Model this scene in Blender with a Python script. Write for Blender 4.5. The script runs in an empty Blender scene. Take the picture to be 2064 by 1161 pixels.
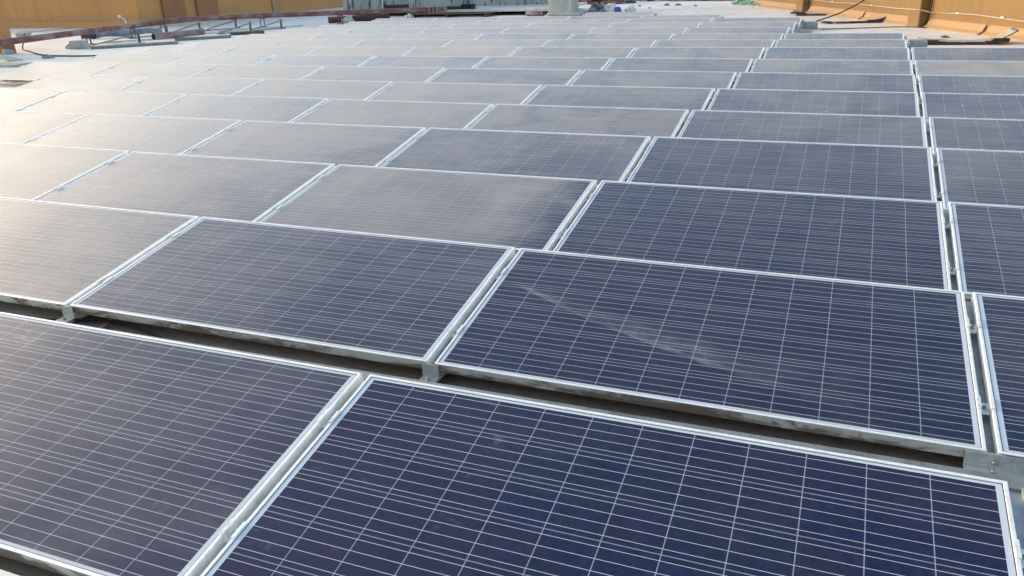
import bpy, bmesh, math, random
from mathutils import Vector, Matrix, noise

SC = bpy.context.scene
R = math.radians

# ------------------------------------------------------------------ camera
cam_data = bpy.data.cameras.new('camera')
cam = bpy.data.objects.new('camera', cam_data)
SC.collection.objects.link(cam)
SC.camera = cam
cam_data.sensor_width = 36.0
cam_data.lens = 1649.18 / 2064.0 * 36.0
cam_data.clip_start = 0.05
cam_data.clip_end = 2000.0
right = Vector((0.92828857, 0.37040734, -0.03284401))
down = Vector((0.10771125, -0.35236962, -0.92964183))
fwd = Vector((-0.35591939, 0.85943822, -0.36699773))
m = Matrix.Identity(4)
for i in range(3):
    m[i][0] = right[i]
    m[i][1] = -down[i]
    m[i][2] = -fwd[i]
m.translation = Vector((1.45240615, -2.15730902, 1.30340896))
cam.matrix_world = m

# ------------------------------------------------------------------ light
SUN_EL, SUN_AZ = R(10), R(80)          # azimuth counted from +Y towards -X (left)
world = bpy.data.worlds.new('World')
SC.world = world
world.use_nodes = True
wn = world.node_tree.nodes
wl = world.node_tree.links
bg = wn['Background']
sky = wn.new('ShaderNodeTexSky')
sky.sky_type = 'NISHITA'
sky.sun_disc = False
sky.sun_elevation = SUN_EL
sky.sun_rotation = -SUN_AZ
sky.air_density = 1.0
sky.dust_density = 2.6
sky.ozone_density = 1.0
sky.altitude = 0
wl.new(sky.outputs[0], bg.inputs[0])
bg.inputs[1].default_value = 0.15

sd = bpy.data.lights.new('sun', 'SUN')
sd.energy = 0.5
sd.angle = R(25)
sd.color = (1.0, 0.975, 0.945)
sun = bpy.data.objects.new('sun', sd)
SC.collection.objects.link(sun)
to_sun = Vector((-math.sin(SUN_AZ) * math.cos(SUN_EL), math.cos(SUN_AZ) * math.cos(SUN_EL), math.sin(SUN_EL)))
sun.rotation_euler = to_sun.to_track_quat('Z', 'Y').to_euler()

SC.view_settings.view_transform = 'Standard'
SC.view_settings.look = 'None'
SC.view_settings.exposure = 1.82
SC.view_settings.gamma = 1.0

# ------------------------------------------------------------------ helpers
COL = SC.collection
GZ = -0.26                                # roof surface

class NT:
    """tiny helper round a material's node tree"""
    def __init__(self, name):
        self.m = bpy.data.materials.new(name)
        self.m.use_nodes = True
        self.t = self.m.node_tree
        self.n = self.t.nodes
        self.b = self.n['Principled BSDF']
    def link(self, a, b):
        self.t.links.new(a, b)
    def val(self, sock, v):
        if hasattr(v, 'is_output') or isinstance(v, bpy.types.NodeSocket):
            self.link(v, sock)
        else:
            sock.default_value = v
    def math(self, op, a, b=None, c=None, clamp=False):
        nd = self.n.new('ShaderNodeMath')
        nd.operation = op
        nd.use_clamp = clamp
        self.val(nd.inputs[0], a)
        if b is not None: self.val(nd.inputs[1], b)
        if c is not None: self.val(nd.inputs[2], c)
        return nd.outputs[0]
    def ramp(self, x, lo, hi, a=0.0, b=1.0, smooth=True):
        nd = self.n.new('ShaderNodeMapRange')
        nd.interpolation_type = 'SMOOTHSTEP' if smooth else 'LINEAR'
        self.val(nd.inputs['Value'], x)
        nd.inputs['From Min'].default_value = lo
        nd.inputs['From Max'].default_value = hi
        nd.inputs['To Min'].default_value = a
        nd.inputs['To Max'].default_value = b
        return nd.outputs['Result']
    def mix(self, f, a, b):
        nd = self.n.new('ShaderNodeMix')
        nd.data_type = 'RGBA'
        self.val(nd.inputs[0], f)
        self.val(nd.inputs[6], a)
        self.val(nd.inputs[7], b)
        return nd.outputs[2]
    def coord(self, kind='Object'):
        return self.n.new('ShaderNodeTexCoord').outputs[kind]
    def geo(self, k):
        return self.n.new('ShaderNodeNewGeometry').outputs[k]
    def sep(self, v):
        nd = self.n.new('ShaderNodeSeparateXYZ')
        self.link(v, nd.inputs[0])
        return nd.outputs
    def comb(self, x, y, z):
        nd = self.n.new('ShaderNodeCombineXYZ')
        self.val(nd.inputs[0], x); self.val(nd.inputs[1], y); self.val(nd.inputs[2], z)
        return nd.outputs[0]
    def vmath(self, op, a, b):
        nd = self.n.new('ShaderNodeVectorMath')
        nd.operation = op
        self.val(nd.inputs[0], a); self.val(nd.inputs[1], b)
        return nd.outputs[0]
    def noise(self, vec, scale, detail=3.0, rough=0.55, dist=0.0):
        nd = self.n.new('ShaderNodeTexNoise')
        self.val(nd.inputs['Vector'], vec)
        nd.inputs['Scale'].default_value = scale
        nd.inputs['Detail'].default_value = detail
        nd.inputs['Roughness'].default_value = rough
        nd.inputs['Distortion'].default_value = dist
        return nd.outputs['Fac']
    def attr(self, name):
        nd = self.n.new('ShaderNodeAttribute')
        nd.attribute_type = 'OBJECT'
        nd.attribute_name = name
        return nd.outputs['Fac']
    def bump(self, h, strength=0.3, dist=0.01):
        nd = self.n.new('ShaderNodeBump')
        nd.inputs['Strength'].default_value = strength
        nd.inputs['Distance'].default_value = dist
        self.link(h, nd.inputs['Height'])
        self.link(nd.outputs[0], self.b.inputs['Normal'])
    def set(self, **kw):
        for k, v in kw.items():
            self.val(self.b.inputs[k.replace('_', ' ')], v)

def C4(r, g, b):
    return (r, g, b, 1.0)

def stained(name, base, dirt, scale=2.0, amount=(0.45, 0.75), rough=0.75, metal=0.0, fine=30.0, fine_amt=0.18, bump=0.25, space='Object', spec=None):
    """a plain surface with patches of dirt, fine grain and bump"""
    t = NT(name)
    co = t.coord('Object') if space == 'Object' else t.geo('Position')
    a = t.noise(co, scale, 5, 0.6, 0.4)
    f = t.ramp(a, *amount)
    col = t.mix(f, base, dirt)
    g = t.noise(co, fine, 4, 0.65)
    gf = t.ramp(g, 0.3, 0.7, 1.0 - fine_amt, 1.0 + fine_amt, False)
    vm = t.n.new('ShaderNodeVectorMath'); vm.operation = 'SCALE'
    t.link(col, vm.inputs[0]); t.link(gf, vm.inputs['Scale'])
    t.set(Base_Color=vm.outputs[0], Roughness=rough, Metallic=metal)
    if spec is not None: t.b.inputs['Specular IOR Level'].default_value = spec
    if bump: t.bump(g, bump, 0.01)
    return t.m

# ------------------------------------------------------------------ materials
W, D = 1.947, 0.99                         # panel length (along the row) and depth
TILT = R(9.75)
CP = 0.1575                               # cell pitch

def make_glass():
    t = NT('solar_cells')
    co = t.coord('Object')
    x, y, _ = t.sep(co)
    u = t.math('DIVIDE', t.math('ADD', x, 6 * CP), CP)
    v = t.math('DIVIDE', t.math('ADD', y, 3 * CP), CP)
    fu = t.math('ABSOLUTE', t.math('SUBTRACT', t.math('FRACT', u), 0.5))
    fv = t.math('ABSOLUTE', t.math('SUBTRACT', t.math('FRACT', v), 0.5))
    in_u = t.math('LESS_THAN', fu, 0.5 - 0.0014 / CP)
    in_v = t.math('LESS_THAN', fv, 0.5 - 0.0014 / CP)
    ax = t.math('LESS_THAN', t.math('ABSOLUTE', x), 6 * CP - 0.002)
    ay = t.math('LESS_THAN', t.math('ABSOLUTE', y), 3 * CP - 0.002)
    area = t.math('MULTIPLY', ax, ay)
    cell = t.math('MULTIPLY', t.math('MULTIPLY', in_u, in_v), area)
    bb = t.math('ABSOLUTE', t.math('SUBTRACT', t.math('FRACT', t.math('MULTIPLY', v, 4.0)), 0.5))
    bus = t.math('MULTIPLY', t.math('LESS_THAN', bb, 4 * 0.00078 / CP), ax)
    bus = t.math('MULTIPLY', bus, ay)
    # every cell its own blue, with the soft crystal grain of polycrystalline silicon
    loc = t.n.new('ShaderNodeObjectInfo').outputs['Location']
    sh = t.vmath('MULTIPLY', loc, (3.7, 5.3, 2.1))
    wn_ = t.n.new('ShaderNodeTexWhiteNoise')
    t.link(t.vmath('ADD', t.comb(t.math('FLOOR', u), t.math('FLOOR', v), 0.0), loc), wn_.inputs['Vector'])
    tint = t.n.new('ShaderNodeValToRGB')
    tint.color_ramp.elements[0].color = C4(0.010, 0.017, 0.053)
    tint.color_ramp.elements[1].color = C4(0.018, 0.018, 0.053)
    e = tint.color_ramp.elements.new(0.5); e.color = C4(0.010, 0.020, 0.052)
    t.link(wn_.outputs['Value'], tint.inputs[0])
    co2 = t.vmath('ADD', co, sh)
    vor = t.n.new('ShaderNodeTexVoronoi'); vor.inputs['Scale'].default_value = 70
    t.link(co2, vor.inputs['Vector'])
    grain = t.ramp(t.sep(vor.outputs['Color'])[0], 0.0, 1.0, 0.75, 1.28, False)
    vm = t.n.new('ShaderNodeVectorMath'); vm.operation = 'SCALE'
    t.link(tint.outputs[0], vm.inputs[0]); t.link(grain, vm.inputs['Scale'])
    tn = t.noise(co2, 0.9, 3, 0.5, 0.4)
    vm2 = t.mix(t.ramp(tn, 0.42, 0.62, 0.0, 0.7), vm.outputs[0], C4(0.020, 0.017, 0.052))
    gapc = t.mix(area, C4(0.60, 0.63, 0.66), C4(0.27, 0.29, 0.34))
    base = t.mix(cell, gapc, vm2)
    gx = t.math('GREATER_THAN', t.math('ABSOLUTE', x), W / 2 - .0112 - .0035)
    gy = t.math('GREATER_THAN', t.math('ABSOLUTE', y), D / 2 - .0112 - .0035)
    base = t.mix(t.math('MAXIMUM', gx, gy), base, C4(0.13, 0.13, 0.13))
    base = t.mix(bus, base, C4(0.64, 0.625, 0.61))
    # dust: an even film, wiped and rained-on patches, streaks, the odd dropping
    dust = t.attr('dust')
    n1 = t.noise(co2, 1.7, 4, 0.55, 0.6)
    stretch = t.vmath('MULTIPLY', co2, (1.0, 5.0, 1.0))
    n2 = t.noise(stretch, 2.4, 5, 0.6, 0.8)
    n3 = t.noise(co2, 55.0, 3, 0.6)
    patch = t.math('ADD', t.ramp(n1, 0.28, 0.66), t.ramp(n2, 0.45, 0.75, 0.0, 0.55))
    patch = t.math('MULTIPLY', patch, t.ramp(n3, 0.2, 0.8, 0.75, 1.2, False))
    calm = t.math('SUBTRACT', 0.72, t.math('MULTIPLY', dust, 0.62))
    film = t.math('MULTIPLY', dust, t.math('ADD', t.math('MULTIPLY', patch, calm), t.math('SUBTRACT', 0.95, calm)))
    # dust washed down against the lower frame
    low = t.ramp(t.math('ADD', y, t.math('MULTIPLY', n1, 0.05)), -0.475, -0.42, 0.5, 0.0)
    film = t.math('ADD', film, t.math('MULTIPLY', low, t.ramp(n2, 0.3, 0.7)))
    # wiped corner (right-hand end kept clean)
    wipe = t.ramp(t.math('ADD', x, t.math('MULTIPLY', t.noise(co2, 4.0, 5, 0.65), 0.55)), 0.80, 1.25)
    keep = t.math('SUBTRACT', 1.0, t.math('MULTIPLY', wipe, t.math('MULTIPLY', t.attr('wiped'), 0.85)), clamp=True)
    film = t.math('MULTIPLY', film, keep)
    # broom streak: a fan of fine strokes running down to the right
    edge = t.math('ADD', t.math('MULTIPLY', x, -0.35), t.math('ADD', t.math('MULTIPLY', t.math('MULTIPLY', x, x), 0.10), -0.23))
    line = t.math('SUBTRACT', y, edge)
    sx = t.math('ADD', x, 0.92)
    wob = t.noise(t.comb(t.math('MULTIPLY', x, 2.2), t.math('MULTIPLY', line, 6.0), 3.0), 1.5, 5, 0.65, 0.6)
    line = t.math('ADD', line, t.math('MULTIPLY', t.math('SUBTRACT', wob, 0.5), 0.06))
    wid = t.math('ADD', t.math('MULTIPLY', sx, 0.13), 0.02)
    q = t.math('DIVIDE', line, wid)
    band = t.math('MULTIPLY', t.ramp(q, -0.04, 0.12), t.ramp(q, 0.25, 1.5, 1.0, 0.0))
    fine = t.noise(t.comb(t.math('MULTIPLY', x, 1.6), t.math('MULTIPLY', t.math('SUBTRACT', line, t.math('MULTIPLY', x, 0.02)), 34.0), 1.0), 1.4, 5, 0.65, 0.9)
    blot = t.noise(co2, 3.2, 5, 0.6, 0.6)
    tex = t.math('MULTIPLY', t.ramp(fine, 0.36, 0.72, 0.25, 1.0), t.ramp(blot, 0.36, 0.62, 0.15, 1.0))
    band = t.math('MULTIPLY', band, tex)
    band = t.math('MULTIPLY', band, t.math('MULTIPLY', t.ramp(sx, 0.0, 0.14), t.ramp(sx, 0.75, 1.7, 1.0, 0.0)))
    lip = t.math('MULTIPLY', t.ramp(t.math('ABSOLUTE', t.math('SUBTRACT', q, 0.12)), 0.03, 0.16, 1.0, 0.0), t.math('MULTIPLY', t.ramp(sx, 0.05, 0.2), t.ramp(sx, 0.9, 1.6, 0.5, 0.0)))
    band = t.math('ADD', band, t.math('MULTIPLY', lip, t.ramp(blot, 0.3, 0.6, 0.2, 0.7)))
    film = t.math('ADD', film, t.math('MULTIPLY', band, t.math('MULTIPLY', t.attr('streak'), 0.58)))
    # small pale smears
    sm = t.noise(t.vmath('MULTIPLY', co2, (1.0, 2.6, 1.0)), 6.5, 4, 0.6, 1.2)
    smear = t.math('MULTIPLY', t.ramp(sm, 0.60, 0.76, 0.0, 0.22), t.ramp(n1, 0.50, 0.62))
    film = t.math('ADD', film, smear)
    vd = t.n.new('ShaderNodeTexVoronoi'); vd.inputs['Scale'].default_value = 2.3
    t.link(t.vmath('ADD', co2, t.vmath('MULTIPLY', t.n.new('ShaderNodeTexNoise').outputs['Color'], (0.0, 0.0, 0.0))), vd.inputs['Vector'])
    drop_d = t.math('ADD', vd.outputs['Distance'], t.math('MULTIPLY', t.math('SUBTRACT', n3, 0.5), 0.03))
    drop = t.math('MULTIPLY', t.math('LESS_THAN', drop_d, 0.022), t.math('GREATER_THAN', t.sep(vd.outputs['Color'])[0], 0.88))
    film = t.math('MINIMUM', film, 0.85)
    col = t.mix(film, base, C4(0.295, 0.287, 0.282))
    col = t.mix(drop, col, C4(0.75, 0.74, 0.70))
    rough = t.math('ADD', 0.10, t.math('MULTIPLY', film, 0.6))
    t.set(Base_Color=col, Roughness=rough, IOR=1.31)
    t.b.inputs['Sheen Roughness'].default_value = 0.35
    t.b.inputs['Sheen Tint'].default_value = C4(1.0, 0.98, 0.96)
    t.val(t.b.inputs['Sheen Weight'], t.math('ADD', t.math('MULTIPLY', film, 0.72), 0.05, clamp=True))
    return t.m

M = {}
M['glass'] = make_glass()
M['back'] = stained('backsheet', C4(0.6, 0.6, 0.6), C4(0.5, 0.5, 0.5))
M['alu'] = stained('anodised_aluminium', C4(0.86, 0.845, 0.81), C4(0.60, 0.58, 0.54), 7.0, (0.5, 0.8), 0.42, 0.12, 60, 0.10, 0.0)
M['clamp'] = stained('clamp_aluminium', C4(0.84, 0.83, 0.80), C4(0.5, 0.48, 0.44), 20.0, (0.45, 0.7), 0.42, 0.15, 80, 0.12, 0.0)

def make_front():
    """frame's outer side: silver, with mud splashed up from the roof"""
    t = NT('mud_stained_aluminium')
    co = t.vmath('ADD', t.coord('Object'), t.vmath('MULTIPLY', t.n.new('ShaderNodeObjectInfo').outputs['Location'], (3.1, 1.7, 0.3)))
    a = t.noise(t.vmath('MULTIPLY', co, (1.0, 1.0, 3.0)), 5.0, 6, 0.68, 0.9)
    b = t.noise(co, 1.1, 2, 0.5)
    z = t.sep(t.coord('Object'))[2]
    f = t.math('ADD', a, t.math('MULTIPLY', t.math('SUBTRACT', b, 0.5), 0.7))
    f = t.math('ADD', f, t.ramp(z, -0.04, -0.004, 0.04, -0.05))
    col = t.mix(t.ramp(f, 0.38, 0.56), C4(0.66, 0.64, 0.59), C4(0.21, 0.165, 0.125))
    t.set(Base_Color=col, Roughness=0.6, Metallic=0.1)
    return t.m
M['front'] = make_front()
M['galv'] = stained('galvanised_steel', C4(0.55, 0.57, 0.55), C4(0.40, 0.41, 0.39), 9.0, (0.4, 0.7), 0.48, 0.45, 90, 0.15, 0.0)
M['galv_new'] = stained('bright_galvanised_steel', C4(0.46, 0.475, 0.47), C4(0.34, 0.335, 0.32), 9.0, (0.4, 0.7), 0.5, 0.2, 90, 0.12, 0.0)
M['galv_old_shade'] = stained('weathered_shaded_galvanised_steel', C4(0.22, 0.22, 0.215), C4(0.13, 0.12, 0.11), 6.0, (0.45, 0.7), 0.55, 0.3, 60, 0.2, 0.0)  # weathered steel; on the rear rails its darkness stands in for shade
M['steel_dark'] = stained('dark_steel', C4(0.10, 0.10, 0.10), C4(0.06, 0.05, 0.045), 8.0, (0.4, 0.7), 0.6, 0.3)
M['bolt'] = stained('zinc_bolt', C4(0.42, 0.42, 0.40), C4(0.2, 0.17, 0.14), 40.0, (0.45, 0.7), 0.4, 0.7, bump=0.0)

def make_roof():
    t = NT('roof_screed')
    p = t.geo('Position')
    a = t.noise(p, 0.35, 6, 0.62, 0.6)
    b = t.noise(p, 2.2, 6, 0.65, 0.5)
    c = t.noise(p, 24.0, 5, 0.7)
    col = t.mix(t.ramp(a, 0.4, 0.65), C4(0.80, 0.745, 0.665), C4(0.70, 0.65, 0.58))
    col = t.mix(t.ramp(b, 0.52, 0.70, 0.0, 0.7), col, C4(0.43, 0.40, 0.36))
    vm = t.n.new('ShaderNodeVectorMath'); vm.operation = 'SCALE'
    t.link(col, vm.inputs[0]); t.link(t.ramp(c, 0.25, 0.75, 0.8, 1.15, False), vm.inputs['Scale'])
    t.set(Base_Color=vm.outputs[0], Roughness=0.9)
    t.bump(c, 0.4, 0.01)
    return t.m
M['roof'] = make_roof()
M['gap_shade'] = stained('gap_shade_brown', C4(0.14, 0.115, 0.095), C4(0.20, 0.175, 0.15), 1.3, (0.4, 0.7), 0.95, 0, 30, 0.25, 0.4)  # dark brown that paints shade into the gaps between rows

def make_plaster(name, base, dirt, low):
    t = NT(name)
    p = t.geo('Position')
    a = t.noise(p, 0.7, 5, 0.6, 0.5)
    streak = t.noise(t.vmath('MULTIPLY', p, (4.0, 4.0, 0.5)), 1.2, 5, 0.6)
    c = t.noise(p, 20.0, 4, 0.6)
    col = t.mix(t.ramp(a, 0.35, 0.7, 0.0, 0.7), base, dirt)
    col = t.mix(t.ramp(streak, 0.5, 0.75, 0.0, 0.55), col, C4(dirt[0] * 0.8, dirt[1] * 0.8, dirt[2] * 0.8))
    z = t.sep(p)[2]
    lo = t.ramp(t.math('ADD', z, t.math('MULTIPLY', t.math('SUBTRACT', a, 0.5), 0.25)), GZ, GZ + 0.30, 0.55, 0.0)
    col = t.mix(lo, col, low)
    vm = t.n.new('ShaderNodeVectorMath'); vm.operation = 'SCALE'
    t.link(col, vm.inputs[0]); t.link(t.ramp(c, 0.25, 0.75, 0.9, 1.1, False), vm.inputs['Scale'])
    t.set(Base_Color=vm.outputs[0], Roughness=0.85)
    t.bump(c, 0.2, 0.01)
    return t.m
M['orange'] = make_plaster('orange_plaster', C4(0.225, 0.128, 0.042), C4(0.185, 0.110, 0.045), C4(0.235, 0.16, 0.092))
M['orange_lifted'] = make_plaster('shade_lifted_orange_plaster', C4(0.52, 0.245, 0.078), C4(0.44, 0.22, 0.085), C4(0.44, 0.27, 0.145))  # the parapet's orange, lightened to offset the shade on the left-hand walls
M['orange_band'] = make_plaster('greyed_orange_plaster', C4(0.42, 0.235, 0.10), C4(0.37, 0.22, 0.11), C4(0.38, 0.26, 0.15))
M['brown_band'] = make_plaster('brown_plaster', C4(0.34, 0.135, 0.055), C4(0.28, 0.12, 0.055), C4(0.32, 0.17, 0.09))
M['cream'] = stained('cream_plaster', C4(0.55, 0.47, 0.33), C4(0.42, 0.36, 0.27), 3.0)
M['white'] = stained('whitewash', C4(0.62, 0.61, 0.58), C4(0.47, 0.45, 0.42), 2.0)
M['concrete'] = stained('grey_concrete', C4(0.47, 0.44, 0.39), C4(0.36, 0.34, 0.305), 2.5, (0.4, 0.7), 0.9, 0, 25, 0.2, 0.5)
M['concrete_pale'] = stained('pale_concrete', C4(0.42, 0.42, 0.40), C4(0.30, 0.29, 0.27), 4.0, (0.4, 0.7), 0.9, 0, 30, 0.2, 0.5)

def make_boards():
    """grey weathered boards with dark vertical cracks and drips"""
    t = NT('weathered_boards')
    co = t.coord('Object')
    cr = t.noise(t.vmath('MULTIPLY', co, (2.6, 2.6, 0.45)), 3.2, 5, 0.66, 0.8)
    b = t.noise(t.vmath('MULTIPLY', co, (1.0, 1.0, 0.3)), 2.0, 4, 0.6)
    base = t.mix(t.ramp(b, 0.35, 0.7), C4(0.36, 0.365, 0.345), C4(0.27, 0.275, 0.26))
    dark = t.ramp(cr, 0.55, 0.61)
    col = t.mix(dark, base, C4(0.07, 0.07, 0.065))
    t.set(Base_Color=col, Roughness=0.85)
    t.bump(cr, -0.3, 0.02)
    return t.m
M['boards'] = make_boards()
M['pipe'] = stained('oxide_red_pipe', C4(0.17, 0.045, 0.045), C4(0.26, 0.19, 0.18), 2.2, (0.42, 0.66), 0.5, 0, 25, 0.2, 0.15, 'World')
M['rust'] = stained('rusty_red_steel', C4(0.085, 0.035, 0.03), C4(0.045, 0.028, 0.025), 5.0, (0.4, 0.7), 0.75)
M['offcut'] = stained('greyed_red_pipe', C4(0.30, 0.24, 0.23), C4(0.22, 0.13, 0.125), 3.0, (0.4, 0.65), 0.6)
M['black'] = stained('black_plastic', C4(0.012, 0.012, 0.013), C4(0.04, 0.037, 0.035), 6.0, (0.5, 0.8), 0.5)
M['cable'] = stained('black_cable', C4(0.018, 0.017, 0.017), C4(0.04, 0.037, 0.035), 6.0, (0.5, 0.8), 0.9, spec=0.15)
M['conduit'] = stained('grey_cable', C4(0.42, 0.38, 0.33), C4(0.34, 0.29, 0.22), 6.0, (0.5, 0.8), 0.6, space='World')
M['tarp'] = stained('blue_grey_tarp', C4(0.30, 0.34, 0.38), C4(0.16, 0.20, 0.27), 3.0, (0.4, 0.65), 0.7)
M['tarp_blue'] = stained('blue_tarp', C4(0.03, 0.06, 0.17), C4(0.06, 0.10, 0.2), 6.0)
M['sack'] = stained('grey_sack', C4(0.30, 0.29, 0.28), C4(0.09, 0.085, 0.08), 5.0, (0.45, 0.6), 0.85, bump=0.6)
M['sack_white'] = stained('white_sack', C4(0.62, 0.62, 0.58), C4(0.45, 0.44, 0.40), 6.0, bump=0.6)
M['cloth'] = stained('pale_cloth', C4(0.50, 0.51, 0.42), C4(0.36, 0.36, 0.30), 8.0, bump=0.6)
M['purple'] = stained('purple_bag', C4(0.11, 0.06, 0.42), C4(0.08, 0.05, 0.28), 8.0, rough=0.5)
M['green'] = stained('green_netting', C4(0.22, 0.36, 0.29), C4(0.12, 0.2, 0.16), 6.0, bump=0.6)
M['brick'] = stained('broken_brick', C4(0.26, 0.14, 0.10), C4(0.16, 0.12, 0.10), 6.0, bump=0.6)
M['ply_top'] = stained('dusty_sheet_top', C4(0.42, 0.36, 0.29), C4(0.30, 0.25, 0.2), 4.0)
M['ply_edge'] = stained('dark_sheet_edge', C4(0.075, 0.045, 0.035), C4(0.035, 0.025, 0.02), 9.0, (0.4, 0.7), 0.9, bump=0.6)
M['rubble'] = stained('rubble', C4(0.30, 0.27, 0.24), C4(0.12, 0.10, 0.09), 3.0, (0.4, 0.6), 0.9, bump=0.8, space='World')

def obj(name, bm, mats, parent=None, smooth=False):
    me = bpy.data.meshes.new(name)
    bmesh.ops.recalc_face_normals(bm, faces=bm.faces)
    bm.to_mesh(me)
    bm.free()
    if not isinstance(mats, (list, tuple)): mats = [mats]
    for mm in mats: me.materials.append(mm)
    if smooth:
        for p in me.polygons: p.use_smooth = True
    o = bpy.data.objects.new(name, me)
    COL.objects.link(o)
    if parent: o.parent = parent
    return o

def thing(name, label, cat, mat=None, group=None):
    o = bpy.data.objects.new(name, None)
    o.empty_display_size = 0.1
    COL.objects.link(o)
    if mat is not None: o.matrix_world = mat
    tag(o, label, cat, group)
    return o

def tag(o, label, cat, group=None):
    o['label'] = label
    o['category'] = cat
    if group: o['group'] = group
    return o

def struct(o):
    o['kind'] = 'structure'
    return o

def T(x, y, z=0.0, rz=0.0, rx=0.0, ry=0.0):
    return Matrix.Translation((x, y, z)) @ Matrix.Rotation(rz, 4, 'Z') @ Matrix.Rotation(rx, 4, 'X') @ Matrix.Rotation(ry, 4, 'Y')

def box(bm, x0, x1, y0, y1, z0, z1, bev=0.0, mi=0, mat=None):
    vs = [bm.verts.new((x, y, z)) for z in (z0, z1) for y in (y0, y1) for x in (x0, x1)]
    fs = [bm.faces.new([vs[i] for i in q]) for q in ((0, 2, 3, 1), (4, 5, 7, 6), (0, 1, 5, 4), (2, 6, 7, 3), (0, 4, 6, 2), (1, 3, 7, 5))]
    for f in fs: f.material_index = mi
    if mat is not None: bmesh.ops.transform(bm, matrix=mat, verts=vs)
    if bev:
        es = list({e for f in fs for e in f.edges})
        r = bmesh.ops.bevel(bm, geom=es, offset=bev, segments=1, affect='EDGES')
        for f in r['faces']: f.material_index = mi
    return vs

def tube(bm, pts, r, n=10, cap=True, mi=0, r1=None):
    pts = [Vector(p) for p in pts]
    rings = []
    for i, p in enumerate(pts):
        a = pts[max(i - 1, 0)]; b = pts[min(i + 1, len(pts) - 1)]
        t = (b - a).normalized()
        up = Vector((0, 0, 1)) if abs(t.z) < 0.95 else Vector((1, 0, 0))
        s = t.cross(up).normalized(); w = s.cross(t)
        rr = r if r1 is None else r + (r1 - r) * i / (len(pts) - 1)
        rings.append([bm.verts.new(p + rr * (math.cos(k * 2 * math.pi / n) * s + math.sin(k * 2 * math.pi / n) * w)) for k in range(n)])
    for a, b in zip(rings, rings[1:]):
        for k in range(n):
            f = bm.faces.new((a[k], a[(k + 1) % n], b[(k + 1) % n], b[k]))
            f.material_index = mi; f.smooth = True
    if cap:
        for q in (rings[0], rings[-1]):
            f = bm.faces.new(q); f.material_index = mi

def hollow(bm, p0, p1, r, wall, n=16, mi=0, mi_in=1):
    """open pipe: outer and inner skin and both end rings"""
    p0, p1 = Vector(p0), Vector(p1)
    t = (p1 - p0).normalized(); s = t.cross(Vector((0, 0, 1))).normalized(); w = s.cross(t)
    def ring(p, rr): return [bm.verts.new(p + rr * (math.cos(k * 2 * math.pi / n) * s + math.sin(k * 2 * math.pi / n) * w)) for k in range(n)]
    a, b, c, d = ring(p0, r), ring(p1, r), ring(p1, r - wall), ring(p0, r - wall)
    for q0, q1, mm in ((a, b, mi), (b, c, mi), (c, d, mi_in), (d, a, mi)):
        for k in range(n):
            f = bm.faces.new((q0[k], q0[(k + 1) % n], q1[(k + 1) % n], q1[k])); f.material_index = mm; f.smooth = True

def sweep(bm, pts, prof, mi=0):
    """extrude a closed profile [(across, up)] along straight segments"""
    pts = [Vector(p) for p in pts]
    rings = []
    for i, p in enumerate(pts):
        a = pts[max(i - 1, 0)]; b = pts[min(i + 1, len(pts) - 1)]
        t = (b - a).normalized()
        s = t.cross(Vector((0, 0, 1))).normalized(); w = s.cross(t)
        rings.append([bm.verts.new(p + s * q[0] + w * q[1]) for q in prof])
    n = len(prof)
    for a, b in zip(rings, rings[1:]):
        for k in range(n):
            bm.faces.new((a[k], a[(k + 1) % n], b[(k + 1) % n], b[k])).material_index = mi
    for q in (rings[0], rings[-1]): bm.faces.new(q).material_index = mi

def lump(bm, c, r, seed, amp=0.35, sub=2, mi=0, freq=1.6):
    """irregular rounded mass, flat where it lies"""
    res = bmesh.ops.create_icosphere(bm, subdivisions=sub, radius=1.0)
    for v in res['verts']:
        k = 1 + amp * noise.noise(v.co * freq + Vector((seed * 7.1, seed * 3.3, seed)))
        k += amp * 0.5 * noise.noise(v.co * freq * 2.7 + Vector((seed, seed * 5.3, seed * 2)))
        v.co = Vector((v.co.x * r[0] * k, v.co.y * r[1] * k, max(v.co.z * k, -0.45) * r[2])) + Vector(c)
    for f in {f for v in res['verts'] for f in v.link_faces}: f.material_index = mi

def copy_tree(o, parent=None):
    c = o.copy()
    COL.objects.link(c)
    if parent: c.parent = parent
    for ch in list(o.children): copy_tree(ch, c)
    return c

# ------------------------------------------------------------------ the setting: roof
bm = bmesh.new()
box(bm, -300, 300, -150, 450, GZ - 0.4, GZ)
struct(obj('roof_floor', bm, M['roof']))

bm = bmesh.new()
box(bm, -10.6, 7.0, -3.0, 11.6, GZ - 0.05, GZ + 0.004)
struct(obj('gap_shade_sheet', bm, M['gap_shade']))  # dark sheet added over the roof so the gaps under the rows look shaded

# ------------------------------------------------------------------ walls and buildings
def wall_run(bm, pts, thick, z0, z1, mi=0):
    """vertical wall along a polyline; thickness to the right of travel"""
    for a, b in zip(pts, pts[1:]):
        a, b = Vector(a), Vector(b)
        t = (b - a).normalized(); s = Vector((t.y, -t.x))
        L = (b - a).length
        mt = Matrix(((t.x, s.x, 0, a.x), (t.y, s.y, 0, a.y), (0, 0, 1, 0), (0, 0, 0, 1)))
        box(bm, 0, L, 0, thick, z0, z1, mat=mt, mi=mi)

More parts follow.
